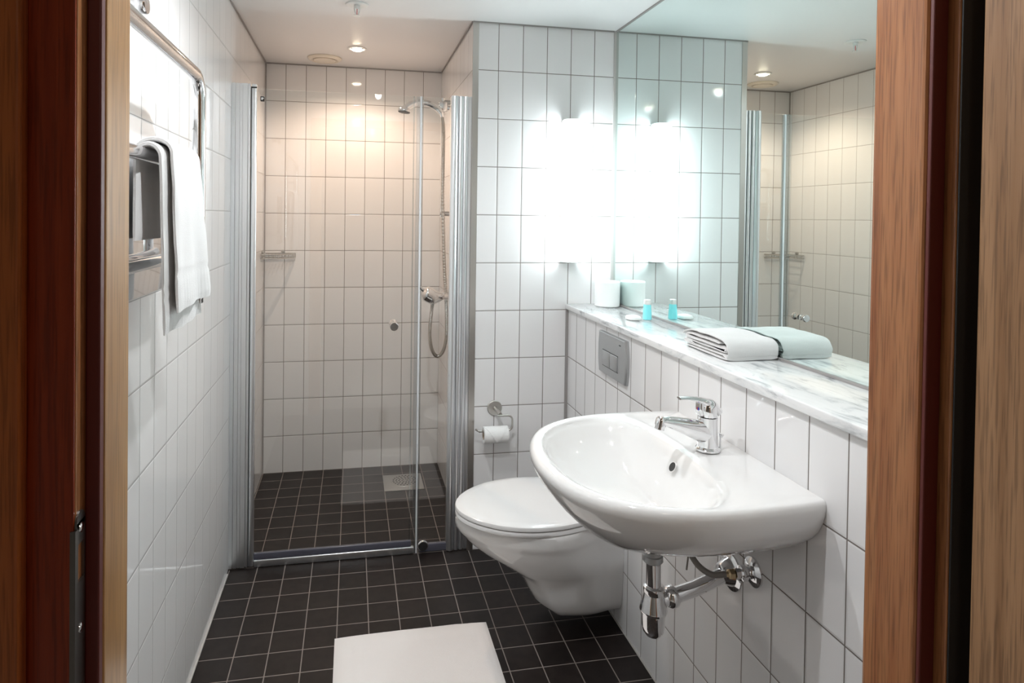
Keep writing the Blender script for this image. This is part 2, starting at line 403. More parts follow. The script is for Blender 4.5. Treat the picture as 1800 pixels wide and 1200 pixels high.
# hall shell behind the camera
S('floor_hall', MB().box(-1.0, 2.4, -5.2, YF-.1, -.1, 0), 'hallwall')
S('ceiling_hall', MB().box(-1.0, 2.4, -5.2, YF-.1, 2.4, 2.5), 'hallwall')
S('wall_hall_back', MB().box(-1.0, 2.4, -5.3, -5.2, 0, 2.4), 'hallwall')
S('wall_hall_left', MB().box(-1.1, -1.0, -5.2, YF-.1, 0, 2.4), 'hallwall')
S('wall_hall_right', MB().box(2.4, 2.5, -5.2, YF-.1, 0, 2.4), 'hallwall')
S('wall_hall_front', MB().box(-1.0, .15, YF-.085, YF-.07, 0, 2.4).box(1.19, 2.4, YF-.085, YF-.07, 0, 2.4).box(.15, 1.19, YF-.085, YF-.07, 2.06, 2.4), 'hallwall')

# ================================================================== LAMPS
r_ = root('wall_lamp', (1.367, J, 1.2055), 'lit white fluorescent strip lamp standing upright on the tiled wall beside the mirror', 'lamp')
mb = MB(); pts = []
for i in range(17):
    a = radians(180+180*i/16); pts.append((1.367+.037*cos(a), J-.012-.036+.0+.030*sin(a)+.006))
pts += [(1.404, J-.012), (1.330, J-.012)]
prism(pts, 1.210, 1.801).build('diffuser', 'tube', r_[0])
cap = [(1.367+(x-1.367)*.97, J-.012+(y-(J-.012))*.97) for x, y in pts]
mb = prism(cap, 1.2055, 1.2098); mb2 = prism(cap, 1.8012, 1.8055)
mb.build('end_cap', 'white_paint', r_[0]); mb2.build('end_cap', 'white_paint', r_[0])
MB().box(1.331, 1.403, J-.0119, J-.0005, 1.2055, 1.8055).build('back_plate', 'white_paint', r_[0])
place(r_)

def downlight(x, y, watts, label, warm, spread=120):
    q = root('ceiling_downlight', (x, y, H), label, 'ceiling light', 'recessed ceiling downlights')
    MB().lathe((x, y, H-.0005), (0, 0, -1), [(0, .045), (.003, .0445), (.005, .040), (.004, .033), (-.0, .031)], 40).build('bezel', 'white_paint', q[0])
    MB().lathe((x, y, H-.0062), (0, 0, -1), [(0, .026), (.004, .022), (.006, .012), (.0065, 0)], 32).build('bulb', 'bulb', q[0])
    ld = bpy.data.lights.new('downlight_beam', 'SPOT'); ld.energy = watts; ld.color = warm
    ld.spot_size = radians(spread); ld.spot_blend = .6; ld.shadow_soft_size = .018
    lo = bpy.data.objects.new('downlight_beam', ld); COL.objects.link(lo); lo.location = (x, y, H-.02)
    place(q)
downlight(.4766, -.408, SHOWER_W*4, 'lit warm downlight in the ceiling over the shower', (1, .74, .57), 150)
downlight(.48, -1.955, ROOM_W*1.7, 'downlight in the ceiling over the floor between radiator and basin', (.93, .965, 1), 165)
downlight(.62, -2.60, ROOM_W*2.1, 'downlight in the ceiling just inside the door', (.93, .965, 1), 165)
# hall ceiling lamp, behind the camera
r_ = root('hall_ceiling_lamp', (.6, -4.3, 2.4), 'round lamp on the hall ceiling behind the camera', 'lamp')
MB().lathe((.6, -4.3, 2.399), (0, 0, -1), [(0, .15), (.03, .148), (.05, .11), (.055, 0)], 40).build('shade', 'white_paint', r_[0])
place(r_)
ld = bpy.data.lights.new('hall_light', 'AREA'); ld.shape = 'DISK'; ld.size = .28; ld.energy = HALL_W; ld.color = (1, .86, .7)
lo = bpy.data.objects.new('hall_light', ld); COL.objects.link(lo); lo.location = (.6, -4.3, 2.33)

# ceiling fittings
r_ = root('ceiling_vent', (.314, -.174, H), 'round cream air valve in the shower ceiling beside the downlight', 'vent')
MB().lathe((.314, -.174, H-.0005), (0, 0, -1), [(0, .086), (.004, .086), (.011, .078), (.013, .068), (.008, .060), (.004, .056)], 48).build('ring', 'cream', r_[0])
MB().lathe((.314, -.174, H-.006), (0, 0, -1), [(0, .030), (.002, .052), (.007, .054), (.010, .045), (.011, 0)], 48).build('disc', 'cream', r_[0])
place(r_)
r_ = root('sprinkler', (.472, -1.062, H), 'small white sprinkler head hanging from the ceiling before the shower', 'sprinkler')
sx, sy = .472, -1.062
MB().lathe((sx, sy, H-.0005), (0, 0, -1), [(0, .044), (.003, .043), (.006, .036), (.003, .024), (.002, .016)], 40).build('cover_plate', 'white_paint', r_[0])
mb = MB().lathe((sx, sy, H-.003), (0, 0, -1), [(0, .012), (.008, .011), (.010, .006), (.014, .004)], 20)
for s_ in (-1, 1): mb.tube([(sx+s_*.009, sy, H-.008), (sx+s_*.010, sy, H-.022), (sx+s_*.003, sy, H-.040)], .0022, 8)
mb.build('frame', 'white_paint', r_[0])
mb = MB().lathe((sx, sy, H-.040), (0, 0, -1), [(0, .004), (.002, .013), (.004, .014), (.005, 0)], 20); mb.build('deflector', 'white_paint', r_[0])
MB().tube([(sx, sy, H-.016), (sx, sy, H-.040)], .0013, 10).build('bulb', 'red', r_[0])
place(r_)

# ================================================================== MIRROR AND SHELF
r_ = root('mirror', (M, -1.95, 1.03), 'large frameless wall mirror from the marble shelf up to the ceiling', 'mirror')
MB().box(M, M+.0055, YF+.001, J-.0065, 1.0305, H-.0065).build('glass', 'mirror', r_[0])
MB().box(M-.004, M-.0003, YF+.001, J-.011, 1.0253, 1.0315).build('bottom_channel', 'trimgrey', r_[0])
place(r_)
sh = MB().rbox(W-.014, M+.0055, YF+.0012, J-.0005, 1.0030, 1.025, .003, 3)
tag(sh.build('marble_shelf', 'marble'), 'long white grey-veined marble shelf below the mirror', 'shelf')

# ================================================================== BASIN
YB = -2.195; ZR = .848
def spl(tbl, t):
    """piecewise smooth interpolation through (t, v)"""
    P = [Vector((a, b_, 0)) for a, b_ in tbl]
    c = catmull(P, 10)
    for i in range(len(c)-1):
        if c[i].x <= t <= c[i+1].x+1e-9:
            k = (t-c[i].x)/max(1e-9, c[i+1].x-c[i].x); return c[i].y+(c[i+1].y-c[i].y)*k
    return tbl[-1][1]
# outer plan: distance from wall / half width
OUT = [(.0, .297), (.06, .303), (.12, .307), (.18, .308), (.24, .305), (.30, .294), (.35, .276), (.40, .245), (.44, .203), (.47, .150), (.488, .090), (.4955, .042), (.498, 0)]
def outer_ring(n=48):
    """points (d, y) from wall corner at -y round the front to the wall corner at +y"""
    c = catmull([(a, -b_, 0) for a, b_ in OUT]+[(a, b_, 0) for a, b_ in OUT[-2::-1]], 6)
    return [(p.x, p.y) for p in c]
OR = outer_ring(); NO = len(OR)
# bowl opening, matched to the outer ring by index
INN = [(.135, .0), (.136, .06), (.142, .12), (.152, .17), (.172, .215), (.205, .250), (.25, .268), (.30, .263), (.345, .245), (.39, .213), (.425, .168), (.448, .110), (.458, .055), (.461, 0)]
c_ = catmull([(a, -b_, 0) for a, b_ in INN], 12)
def resample(c, n):
    L = [0]
    for i in range(1, len(c)): L.append(L[-1]+(c[i]-c[i-1]).length)
    out = []; k = 0
    for j in range(n):
        s_ = L[-1]*j/(n-1)
        while k < len(c)-2 and L[k+1] < s_: k += 1
        out.append(c[k].lerp(c[k+1], (s_-L[k])/max(1e-9, L[k+1]-L[k])))
    return out
inn = resample(c_, 61); inn = inn+[Vector((p.x, -p.y, 0)) for p in inn[-2:0:-1]]    # closed loop starting at the back centre
NI = len(inn)
oc = [Vector((0, -t*.297, 0)) for t in (0, .25, .5, .75)]+[Vector((d, y, 0)) for d, y in OR[:NO//2+1]]
oc = resample(oc, 61); oc = oc+[Vector((p.x, -p.y, 0)) for p in oc[-2:0:-1]]
def bp3(p, z): return (W-.0006-max(p.x, 0), YB+p.y, z)
def scl(ring, sx_, sy_, ox=0): return [Vector((p.x*sx_+ox, p.y*sy_, 0)) for p in ring]
# between outer rim and bowl edge
def mixr(a, b_, t): return [p.lerp(q, t) for p, q in zip(a, b_)]
rs = []
rsd = lambda ring, z: rs.append([bp3(p, z(p) if callable(z) else z) for p in ring])
# outside, bottom to top
for z, fx, fy in ((.655, .50, .10), (.660, .60, .28), (.672, .70, .42), (.690, .765, .55), (.712, .82, .68), (.735, .868, .785), (.757, .912, .872), (.780, .950, .935), (.802, .980, .974), (.820, .996, .992), (.832, 1.0, .999), (.841, .994, .995), (.8465, .982, .985)):
    ring = scl(oc, fx, fy)
    if z < .70:   # the deep middle of the body is drawn away from the wall
        k = (.70-z)/.045; ring = [Vector((max(p.x, .04*min(1, k)), p.y, 0)) for p in ring]
    rsd(ring, z)
rim = scl(oc, .966, .970)
rsd(rim, ZR+.0005)
def dish(t):   # deck falls gently towards the bowl
    return ZR+.0005-.004*t
for t in (.3, .6): rsd(mixr(rim, inn, t), dish(t))
for t, dz in ((.78, .0033), (.9, .0055), (1.0, .0095)): rsd(mixr(rim, inn, t), ZR-dz)
rsd(mixr(inn, [Vector((.285+(p.x-.285)*.95, p.y*.95, 0)) for p in inn], .5), ZR-.0150)
ctr = Vector((.285, 0, 0))
def shrink(f_, dx): return [Vector((ctr.x+dx+(p.x-ctr.x)*f_, p.y*f_, 0)) for p in inn]
for f_, z, dx in ((.955, .828, .001), (.91, .806, .002), (.83, .783, 0), (.74, .762, -.003), (.62, .742, -.012), (.48, .726, -.028), (.34, .716, -.045), (.20, .711, -.058), (.10, .709, -.065)):
    rsd(shrink(f_, dx), z)
r_ = root('wash_basin', (W, YB, .66), 'white ceramic wall-hung wash basin with wide oval bowl under the marble shelf', 'basin')
mb = MB().rings(rs, 0, True, True, True)
mb.build('bowl', 'ceramic', r_[0])
# waste and overflow
dx_ = W-(ctr.x-.065)
MB().lathe((dx_, YB, .7085), (0, 0, 1), [(0, .031), (.003, .031), (.0045, .027), (.003, .020), (.005, .016), (.006, 0)], 32).build('waste', 'chrome', r_[0])
ofp = Vector((W-.1605, YB+.012, .806)); ofn = Vector((-.85, 0, .5)).normalized()
MB().lathe(ofp, ofn, [(0, .0125), (.0012, .0122), (.0013, .0108)], 28).build('overflow_rim', 'ceramic', r_[0])
MB().lathe(ofp, ofn, [(.0005, .0112), (.0016, .0110)], 28).build('overflow_hole', 'black_gap', r_[0])
place(r_)

# ------------------------------------------------------------------ basin tap
fx, fy, fz = 1.293, -2.198, ZR+.0008
r_ = root('basin_tap', (fx, fy, fz), 'chrome single-lever mixer tap on the back ledge of the wash basin', 'tap')
MB().lathe((fx, fy, fz), (0, 0, 1), [(0, .0285), (.004, .0285), (.007, .026), (.009, .0235), (.03, .0225), (.06, .0222), (.078, .0225), (.0785, 0)], 40).build('body', 'chrome', r_[0])
P = catmull([(fx-.002, fy, fz+.040), (fx-.035, fy, fz+.0505), (fx-.070, fy, fz+.0615), (fx-.105, fy, fz+.0705), (fx-.120, fy, fz+.0735)], 6)
n = len(P); MB().tube(P, [.0222-.0090*min(1, i/(n*.85)) for i in range(n)], 24, flat=[1.35-.6*min(1, 1.15*i/n) for i in range(n)], up=(0, 0, 1)).build('spout', 'chrome', r_[0])
ae = Vector((fx-.119, fy, fz+.076)); ad_ = Vector((-.25, 0, -1)).normalized()
MB().lathe(ae, ad_, [(-.006, .009), (0, .0130), (.014, .0130), (.0145, .0115), (.022, .0115), (.0225, .0085), (.02, 0)], 28).build('aerator', 'chrome', r_[0])
lv = MB()
lv.lathe((fx, fy, fz+.080), (0, 0, 1), [(0, .0215), (.004, .0225), (.016, .0238), (.026, .0222), (.033, .0170), (.038, .009), (.039, 0)], 36)
P = catmull([(fx+.016, fy, fz+.087), (fx+.006, fy, fz+.102), (fx-.012, fy, fz+.113), (fx-.032, fy, fz+.120), (fx-.055, fy, fz+.1240), (fx-.076, fy, fz+.1245)], 7)
n = len(P); lv.tube(P, [.0225-.0120*(i/n)**.9 for i in range(n)], 24, flat=[.80-.54*min(1, 1.25*i/n) for i in range(n)], up=(0, 0, 1))
lv.rbox(fx-.0275, fx-.015, fy-.0125, fy+.0125, fz+.082, fz+.116, .004)
lo_ = lv.build('lever', 'chrome', r_[0])
for s_, c in ((1, 'red'), (-1, 'blue')):
    MB().lathe((fx-.0276, fy-.0012+.0020*s_, fz+.098), (-1, 0, 0), [(0, .0036), (.0009, .0034), (.001, 0)], 16).build('dot', c, lo_)
MB().tube([(fx+.030, fy-.004, fz), (fx+.030, fy-.004, fz+.030)], .0024, 10).lathe((fx+.030, fy-.004, fz+.028), (.25, 0, 1), [(0, .003), (.008, .007), (.009, .0066), (.0095, 0)], 16).build('pop_up_rod', 'chrome', r_[0])
place(r_)

# ------------------------------------------------------------------ trap below the basin
tx, ty = 1.166, -2.190
r_ = root('bottle_trap', (tx, ty, .43), 'chrome bottle trap with waste pipe under the wash basin', 'trap')
MB().lathe((tx-.004, ty, .6535), (0, 0, -1), [(0, .025), (.006, .025), (.008, .0200), (.046, .0198), (.048, .0235), (.060, .0240), (.064, .0205), (.065, 0)], 36).build('waste_body', 'satin', r_[0])
MB().tube([(tx-.002, ty, .592), (tx-.001, ty, .522)], .0172, 28).build('dip_tube', 'chrome', r_[0])
MB().lathe((tx, ty, .534), (0, 0, -1), [(0, .020), (.003, .0245), (.014, .0248), (.018, .0232), (.0185, .0228), (.055, .0325), (.057, .0328), (.062, .031), (.0625, .0268), (.095, .0265), (.108, .0235), (.117, .017), (.121, .008), (.122, 0)], 40).build('cup', 'chrome', r_[0])
pa = [(tx+.02, ty, .497), (tx+.10, ty+.003, .512), (W-.004, ty+.010, .540)]
mbp = MB().tube(pa, .0178, 28); mbp.build('outlet_pipe', 'chrome', r_[0])
ax_ = (Vector(pa[1])-Vector(pa[0])).normalized()
MB().lathe(Vector(pa[0])+ax_*.016, ax_, [(-.004, .020), (0, .0235), (.006, .0255), (.016, .0255), (.020, .0235), (.021, 0)], 32).build('nut', 'chrome', r_[0])
MB().lathe((W-.0004, ty+.010, .541), (-1, 0, 0), [(0, .044), (.003, .0435), (.006, .037), (.007, .033), (.018, .028), (.030, .0205), (.031, .0180)], 40).build('wall_flange', 'chrome', r_[0])
MB().tube([(tx+.022, ty, .628), (tx+.055, ty, .630)], .008, 14).lathe((tx+.045, ty, .630), (1, 0, 0), [(0, .011), (.012, .011), (.013, 0)], 6).build('pop_up_joint', 'satin', r_[0])
place(r_)
r_ = root('angle_valve', (W, -2.268, .588), 'chrome angle valve with braided hose on the tiled wall right of the trap', 'valve')
MB().lathe((W-.0004, -2.268, .588), (-1, 0, 0), [(0, .033), (.004, .0325), (.008, .026), (.011, .020), (.012, .012)], 36).build('wall_flange', 'chrome', r_[0])
MB().lathe((W-.009, -2.268, .588), (-1, 0, 0), [(0, .013), (.010, .014), (.014, .018), (.026, .018), (.028, .012), (.040, .0115), (.041, 0)], 8).build('valve_body', 'chrome', r_[0])
MB().lathe((W-.050, -2.268, .588), (-1, .05, .02), [(0, .008), (.002, .0115), (.013, .0115), (.016, .007), (.022, .006)], 6).build('nut', 'brass', r_[0])
MB().tube(catmull([(W-.070, -2.267, .589), (W-.100, -2.258, .586), (W-.124, -2.240, .600), (W-.138, -2.220, .628), (W-.140, -2.205, .650)], 8), .0068, 14).build('hose', 'hose', r_[0])
place(r_)
r_ = MB().tube([(1.243, -2.21, .655), (1.243, -2.21, .626)], .010, 14).tube([(1.243, -2.21, .627), (1.236, -2.212, .575)], .0022, 8)
tag(r_.build('tap_fixing_rod', 'hose'), 'thin metal fixing rod hanging below the wash basin', 'rod')

# ================================================================== TOILET
YT = -1.455
TW = [(.0, .0), (.0, .118), (.08, .120), (.16, .130), (.25, .158), (.34, .184), (.44, .198), (.54, .196), (.64, .180), (.74, .153), (.84, .116), (.92, .076), (.975, .038), (1.0, 0)]
def toilet_ring(D, kw, wall, z, n=81, d0=0):
    """D tip distance, kw width factor, wall half width at the wall"""
    pts = []
    for t, w in TW[1:]:
        ww = wall+(w-.118)*kw if w >= .118 else w*(min(1, (wall+(.116-.118)*kw)/.116))
        pts.append(Vector((d0+(D-d0)*t, -max(0, ww), 0)))
    c = resample(catmull(pts, 8), 41)
    base = [Vector((d0, 0, 0)), ]+c
    full = base+[Vector((p.x, -p.y, 0)) for p in c[-2::-1]]
    return [(W-.0006-p.x, YT+p.y, z) for p in full]
tr = []
for z, D, kw, wl in ((.052, .20, .10, .055), (.054, .235, .15, .075), (.064, .262, .2, .088), (.090, .288, .28, .100), (.125, .305, .30, .104), (.165, .328, .32, .107), (.200, .362, .40, .110), (.212, .392, .48, .111),
                     (.232, .420, .60, .112), (.262, .470, .74, .113), (.290, .505, .84, .114), (.312, .527, .90, .115), (.326, .538, .93, .116), (.333, .546, .965, .117), (.345, .553, .985, .118), (.365, .559, 1.0, .118), (.378, .558, .995, .118), (.3835, .548, .96, .116)):
    tr.append(toilet_ring(D, kw, wl, z))
r_ = root('toilet', (W, YT, .052), 'white wall-hung toilet with closed lid beyond the wash basin', 'toilet')
MB().rings(tr, 0, True).build('pan', 'ceramic', r_[0])
def seat_ring(s_, z, back=.105):
    pts = [(back, -.148), (back+.03, -.167), (.22, -.191), (.29, -.198), (.36, -.191), (.43, -.167), (.49, -.127), (.53, -.082), (.552, -.038), (.558, 0)]
    c = resample(catmull([(a_, b_, 0) for a_, b_ in pts]+[(a_, -b_, 0) for a_, b_ in pts[-2::-1]], 8), 81)
    full = [Vector((back, 0, 0))]+c; cx_ = .33
    return [(W-.0006-(cx_+(p.x-cx_)*s_), YT+p.y*s_, z) for p in full]
MB().rings([seat_ring(.985, .3842), seat_ring(1.0, .388), seat_ring(1.0, .397), seat_ring(.988, .4005)]).build('seat', 'seat', r_[0])
MB().rings([seat_ring(.985, .4022), seat_ring(1.003, .405), seat_ring(1.006, .411), seat_ring(.995, .4165), seat_ring(.96, .4195), seat_ring(.85, .4215), seat_ring(.55, .4225)]).build('lid', 'seat', r_[0])
for s_ in (-1, 1): MB().tube([(W-.085, YT+s_*.075-.016, .399), (W-.085, YT+s_*.075+.016, .399)], .0135, 18).build('hinge', 'chrome', r_[0])
for s_ in (-1, 1): MB().rbox(W-.085, W-.022, YT+s_*.116-.010, YT+s_*.116+.010, .322, .334, .003).build('fixing_cap', 'dark', r_[0])
place(r_)

# flush plate
def pflush(y, z, dx=0): return (W-dx, y, z)
r_ = root('flush_plate', (W, -1.464, .83), 'satin grey dual flush plate set in the low tiled wall above the toilet', 'flush plate')
y0, y1, z0, z1 = -1.577, -1.348, .833, .982
mk = MB()
for i in range(5): mk.box(W-.0159, W-.0140, -1.5455+i*.0030, -1.5455+i*.0030+.0019, .9585, .9585+(.0042, .0030, .0042, .0030, .0036)[i])
mk.build('mark', 'alu_dark', r_[0])
ring0 = []
for (ya, za, yb, zb, bow) in ((y0, z0, y1, z0, 0), (y1, z0, y1, z1, .009), (y1, z1, y0, z1, 0), (y0, z1, y0, z0, -.009)):
    for i in range(12):
        t = i/12; ring0.append((ya+(yb-ya)*t+bow*(4*t*(1-t)), za+(zb-za)*t))
def fr(s_, dx):
    return [(W-dx, -1.4625+(y+1.4625)*s_, .9075+(z-.9075)*s_) for y, z in ring0]
MB().rings([fr(1.0, .0004), fr(1.0, .008), fr(.985, .013), fr(.96, .0145), fr(.5, .0155)], 0, False).build('cover', 'satin', r_[0])
fx_ = W-.0152
for ya, yb in ((-1.459, -1.392), (-1.522, -1.461)):
    MB().rbox(fx_-.0035, fx_+.003, ya, yb, .865, .918, .0012, 2).build('button', 'satin', r_[0])
MB().box(fx_-.0012, fx_+.002, -1.525, -1.389, .918, .9205).box(fx_-.0012, fx_+.002, -1.525, -1.389, .8625, .865).box(fx_-.0012, fx_+.002, -1.4612, -1.4588, .865, .918).build('slot', 'black_gap', r_[0])
place(r_)

# ================================================================== TOILET PAPER
def paper_roll(cx, cy, cz, axis, L, R, ri=.019, flap=False):
    a = Vector(axis); c = Vector((cx, cy, cz))-a*L/2
    return MB().lathe(c, a, [(.001, ri), (0, ri+.003), (0, R-.003), (.0025, R), (L-.0025, R), (L, R-.003), (L, ri+.003), (L-.001, ri), (.001, ri)], 48)
def roll_build(mb, name, parent): 
    return mb
rx, ry = 1.514, -1.045
r_ = root('toilet_paper_roll', (rx, ry, 1.0254), 'white toilet paper roll standing on the marble shelf by the mirror', 'toilet paper')
mb = MB(); c = Vector((rx, ry, 1.0254)); Rr, L_ = .052, .104; rr_ = .020
prof = [(.001, rr_), (0, rr_+.002), (0, Rr-.003), (.003, Rr), (L_-.003, Rr), (L_, Rr-.003), (L_, rr_+.002), (L_-.001, rr_)]
rsx = [[c+Vector((0, 0, d))+Vector((cos(2*pi*j/56)*r__, sin(2*pi*j/56)*r__, 0)) for j in range(56)] for d, r__ in prof]
mb.rings(rsx+[rsx[0]], 0, True, False, False); mb.build('paper', 'paper', r_[0], auto=40)
rsx = [[c+Vector((0, 0, d))+Vector((cos(2*pi*j/40)*r__, sin(2*pi*j/40)*r__, 0)) for j in range(40)] for d, r__ in ((.0015, .0196), (L_-.0015, .0196), (L_-.0015, .0182), (.0015, .0182), (.0015, .0196))]
MB().rings(rsx, 0, True, False, False).build('core', 'card', r_[0], auto=40)
place(r_)

hx, hz = 1.0543, .593
r_ = root('toilet_paper_holder', (hx, J, hz), 'brushed steel toilet paper holder on the tiled wall behind the toilet', 'paper holder')
MB().lathe((hx, J-.0005, hz), (0, -1, 0), [(0, .031), (.006, .031), (.008, .029), (.009, 0)], 36).build('rosette', 'steel', r_[0])
MB().tube([(hx, J-.008, hz), (hx+.012, J-.06, hz-.012)], .0085, 18).build('post', 'steel', r_[0])
yh = J-.060
P = [(hx+.000, yh, hz-.0165), (hx+.045, yh, hz-.017)]+arc((hx+.045, hz-.035), .018, 90, 0, 6, 'xz', yh)+[(hx+.063, yh, hz-.055)]+arc((hx+.045, hz-.060), .018, 0, -90, 6, 'xz', yh)+[(hx-.02, yh, hz-.0785), (hx-.075, yh, hz-.0775), (hx-.09, yh, hz-.068)]
MB().tube(P, .0042, 14).build('arm', 'steel', r_[0])
place(r_)
pr = .034; cz_ = hz-.0785-.0145; lx0, lx1 = .9955, 1.098
r_ = root('toilet_paper_roll', (1.047, yh, cz_-pr), 'nearly used toilet paper roll with folded point hanging on the steel holder', 'toilet paper')
prof = [(lx0+.0005, .0195), (lx0, .021), (lx0, pr-.002), (lx0+.002, pr), (lx1-.002, pr), (lx1, pr-.002), (lx1, .021), (lx1-.0005, .0195)]
rsx = [[(d, yh+cos(2*pi*j/48)*r__, cz_+sin(2*pi*j/48)*r__) for j in range(48)] for d, r__ in prof]
MB().rings(rsx+[rsx[0]], 0, True, False, False).build('paper', 'paper', r_[0], auto=40)
rsx = [[(d, yh+cos(2*pi*j/36)*r__, cz_+sin(2*pi*j/36)*r__) for j in range(36)] for d, r__ in ((lx0+.001, .0192), (lx1-.001, .0192), (lx1-.001, .0185), (lx0+.001, .0185), (lx0+.001, .0192))]
MB().rings(rsx, 0, True, False, False).build('core', 'card', r_[0], auto=40)
# folded point of paper lying over the front
fl = MB(); NN = 14; ra = pr+.0022
rows = []
for i in range(NN+1):
    t = i/NN; a = radians(100+118*t)         # from the top towards the room side and down
    ra = pr+.0015+.003*t; hw = .0512*(1-t) if t > .05 else .0515
    xm = 1.0475
    ring_o = [(xm+hw*s_, yh+cos(a)*ra, cz_+sin(a)*ra) for s_ in (-1, -.5, 0, .5, 1)]
    rows.append(ring_o+[(x, yh+cos(a)*(ra-.0009), cz_+sin(a)*(ra-.0009)) for x, _, _ in ring_o[::-1]])
fl.rings(rows, 0, True).build('folded_end', 'paper', r_[0])
place(r_)

# ================================================================== THINGS ON THE SHELF
bx, by, bz = 1.520, -1.405, 1.0255
r_ = root('gel_bottle', (bx, by, bz), 'small aqua gel bottle with white cap standing on the marble shelf', 'bottle')
def sq(w, d, z, n=28, p=3.2):
    return [(bx+math.copysign(abs(cos(2*pi*j/n))**(2/p), cos(2*pi*j/n))*w, by+math.copysign(abs(sin(2*pi*j/n))**(2/p), sin(2*pi*j/n))*d, z) for j in range(n)]
MB().rings([sq(.013, .0135, bz), sq(.0145, .0150, bz+.002), sq(.0140, .0145, bz+.020), sq(.0122, .0125, bz+.052), sq(.011, .0115, bz+.055)]).build('body', 'gel', r_[0])
MB().rings([sq(.0112, .0118, bz+.0552), sq(.0116, .012, bz+.057), sq(.0108, .0112, bz+.071), sq(.0095, .010, bz+.0725)]).build('cap', 'white_paint', r_[0])
place(r_)
sb = MB(); sbx, sby = 1.468, -1.400
rsx = []
for z, k in ((.0003, .80), (.002, .95), (.006, 1.0), (.010, .97), (.0135, .85), (.0155, .6), (.016, .3)):
    rsx.append([(sbx+.026*k*math.copysign(abs(cos(a))**.75, cos(a))*(1+.02*sin(5*a)), sby+.032*k*math.copysign(abs(sin(a))**.75, sin(a)), 1.0254+z) for a in [2*pi*j/36 for j in range(36)]])
tag(sb.rings(rsx).build('wrapped_soap', 'soapwrap', origin=(sbx, sby, 1.0254)), 'small white wrapped soap lying on the marble shelf', 'soap')

# folded towel: a strip of cloth folded over itself, each fold a layer
def strip_cloth(path, y0, y1, th, ny=24, wob=.0015, seed=0, taper=None):
    """cloth sheet with thickness; path in (x, z), extruded along y"""
    P = catmull([(a, b_, 0) for a, b_ in path], 6); n = len(P); mb = MB()
    nor = []
    for i in range(n):
        t = (P[min(i+1, n-1)]-P[max(i-1, 0)]).normalized(); nor.append(Vector((-t.y, t.x, 0)))
    rows = []
    for k in range(ny+1):
        v = k/ny; y = y0+(y1-y0)*v
        edge = min(1, min(v, 1-v)*ny/1.5); hh = th/2*(.35+.65*edge)
        up_r, dn = [], []
        for i in range(n):
            w = noise.noise(Vector((P[i].x*22+seed, y*16, P[i].y*22)))*wob*2+noise.noise(Vector((P[i].x*90+seed, y*70, P[i].y*90)))*wob*.5
            e2 = min(1, min(i, n-1-i)/2.0); h2 = hh*(.4+.6*e2)
            yy = y+noise.noise(Vector((i*.13+seed, k*.02, 3)))*.003
            up_r.append((P[i].x+nor[i].x*(h2+w), yy, P[i].y+nor[i].y*(h2+w)))
            dn.append((P[i].x-nor[i].x*(h2-w), yy, P[i].y-nor[i].y*(h2-w)))
        rows.append(up_r+dn[::-1])
    return mb.rings(rows, 0, True)
r_ = root('folded_hand_towel', (1.49, -1.968, 1.0254), 'white terry towel folded flat on the marble shelf against the mirror', 'towel')
# layers run along y: path in (y, z), extruded along x
def towel_layers():
    th = .0094; z = 1.0254+th/2+.0003; path = []
    yn, yf = -2.070, -1.862
    # serpentine of five layers, big rounded fold towards the door
    L = [z+i*(th-.0009) for i in range(5)]
    path = [(yf, L[0]), (yn+.012, L[0]), (yn+.002, (L[0]+L[1])/2), (yn+.012, L[1]), (yf-.014, L[1]), (yf-.006, (L[1]+L[2])/2), (yf-.014, L[2]), (yn+.016, L[2]), (yn+.004, (L[2]+L[3])/2), (yn+.016, L[3]),
            (yf-.02, L[3]), (yf-.010, (L[3]+L[4])/2), (yf-.02, L[4]), ((yn+yf)/2, L[4]+.003), (yn+.03, L[4])]
    return path, th
pth, th = towel_layers()
mb = strip_cloth(pth, 1.416, 1.5630, th, ny=18, wob=.0010, seed=4)
# swap axes: strip_cloth extrudes along y; here (a, y, z) -> (y, a, z)
mb.v = [(y, a, z) for a, y, z in mb.v]
mb.build('layers', 'towel', r_[0])
# outer wrap that closes the stack over the top and the room-side front
wr = strip_cloth([(-2.070, 1.0305), (-2.0775, 1.040), (-2.0775, 1.056), (-2.064, 1.0715), (-2.02, 1.0765), (-1.96, 1.0785), (-1.90, 1.0755), (-1.862, 1.0700), (-1.850, 1.060)], 1.4175, 1.5635, .0065, ny=18, wob=.0018, seed=9)
wr.v = [(y, a, z) for a, y, z in wr.v]
wr.build('outer_fold', 'towel', r_[0])
place(r_)

# ================================================================== TOWEL RADIATOR
XR = .100
r_ = root('towel_radiator', (0, -2.2, 1.24), 'chrome towel radiator with round tube frame and flat panel on the left tiled wall', 'radiator')
P = [(XR, -2.62, 1.24), (XR, -2.62, 1.64)]+arc((-2.565, 1.66), .055, 180, 90, 8, 'yz', XR)+arc((-1.990, 1.66), .055, 90, 0, 8, 'yz', XR)+[(XR, -1.935, 1.55), (XR, -1.935, 1.25)]
P = [Vector(p) for p in P]
MB().tube(P, .0155, 24).build('tube_frame', 'chrome', r_[0])
MB().rbox(.055, .060, -2.605, -1.955, 1.226, 1.492, .002, 2).build('panel', 'chrome', r_[0])
MB().tube([(.096, -2.605, 1.4945), (.096, -1.950, 1.4945)], .0105, 28, flat=1.25, up=(0, 0, 1)).build('bar', 'chrome', r_[0])
MB().tube([(.078, -2.605, 1.294), (.078, -1.950, 1.294)], .0095, 28, flat=1.35, up=(0, 0, 1)).build('bar', 'chrome', r_[0])
for y, z in ((-2.62, 1.28), (-1.935, 1.28), (-2.62, 1.6), ):
    MB().lathe((.0005, y, z), (1, 0, 0), [(0, .020), (.004, .020), (.006, .010), (XR-.010, .008)], 24).build('bracket', 'chrome', r_[0])
place(r_)
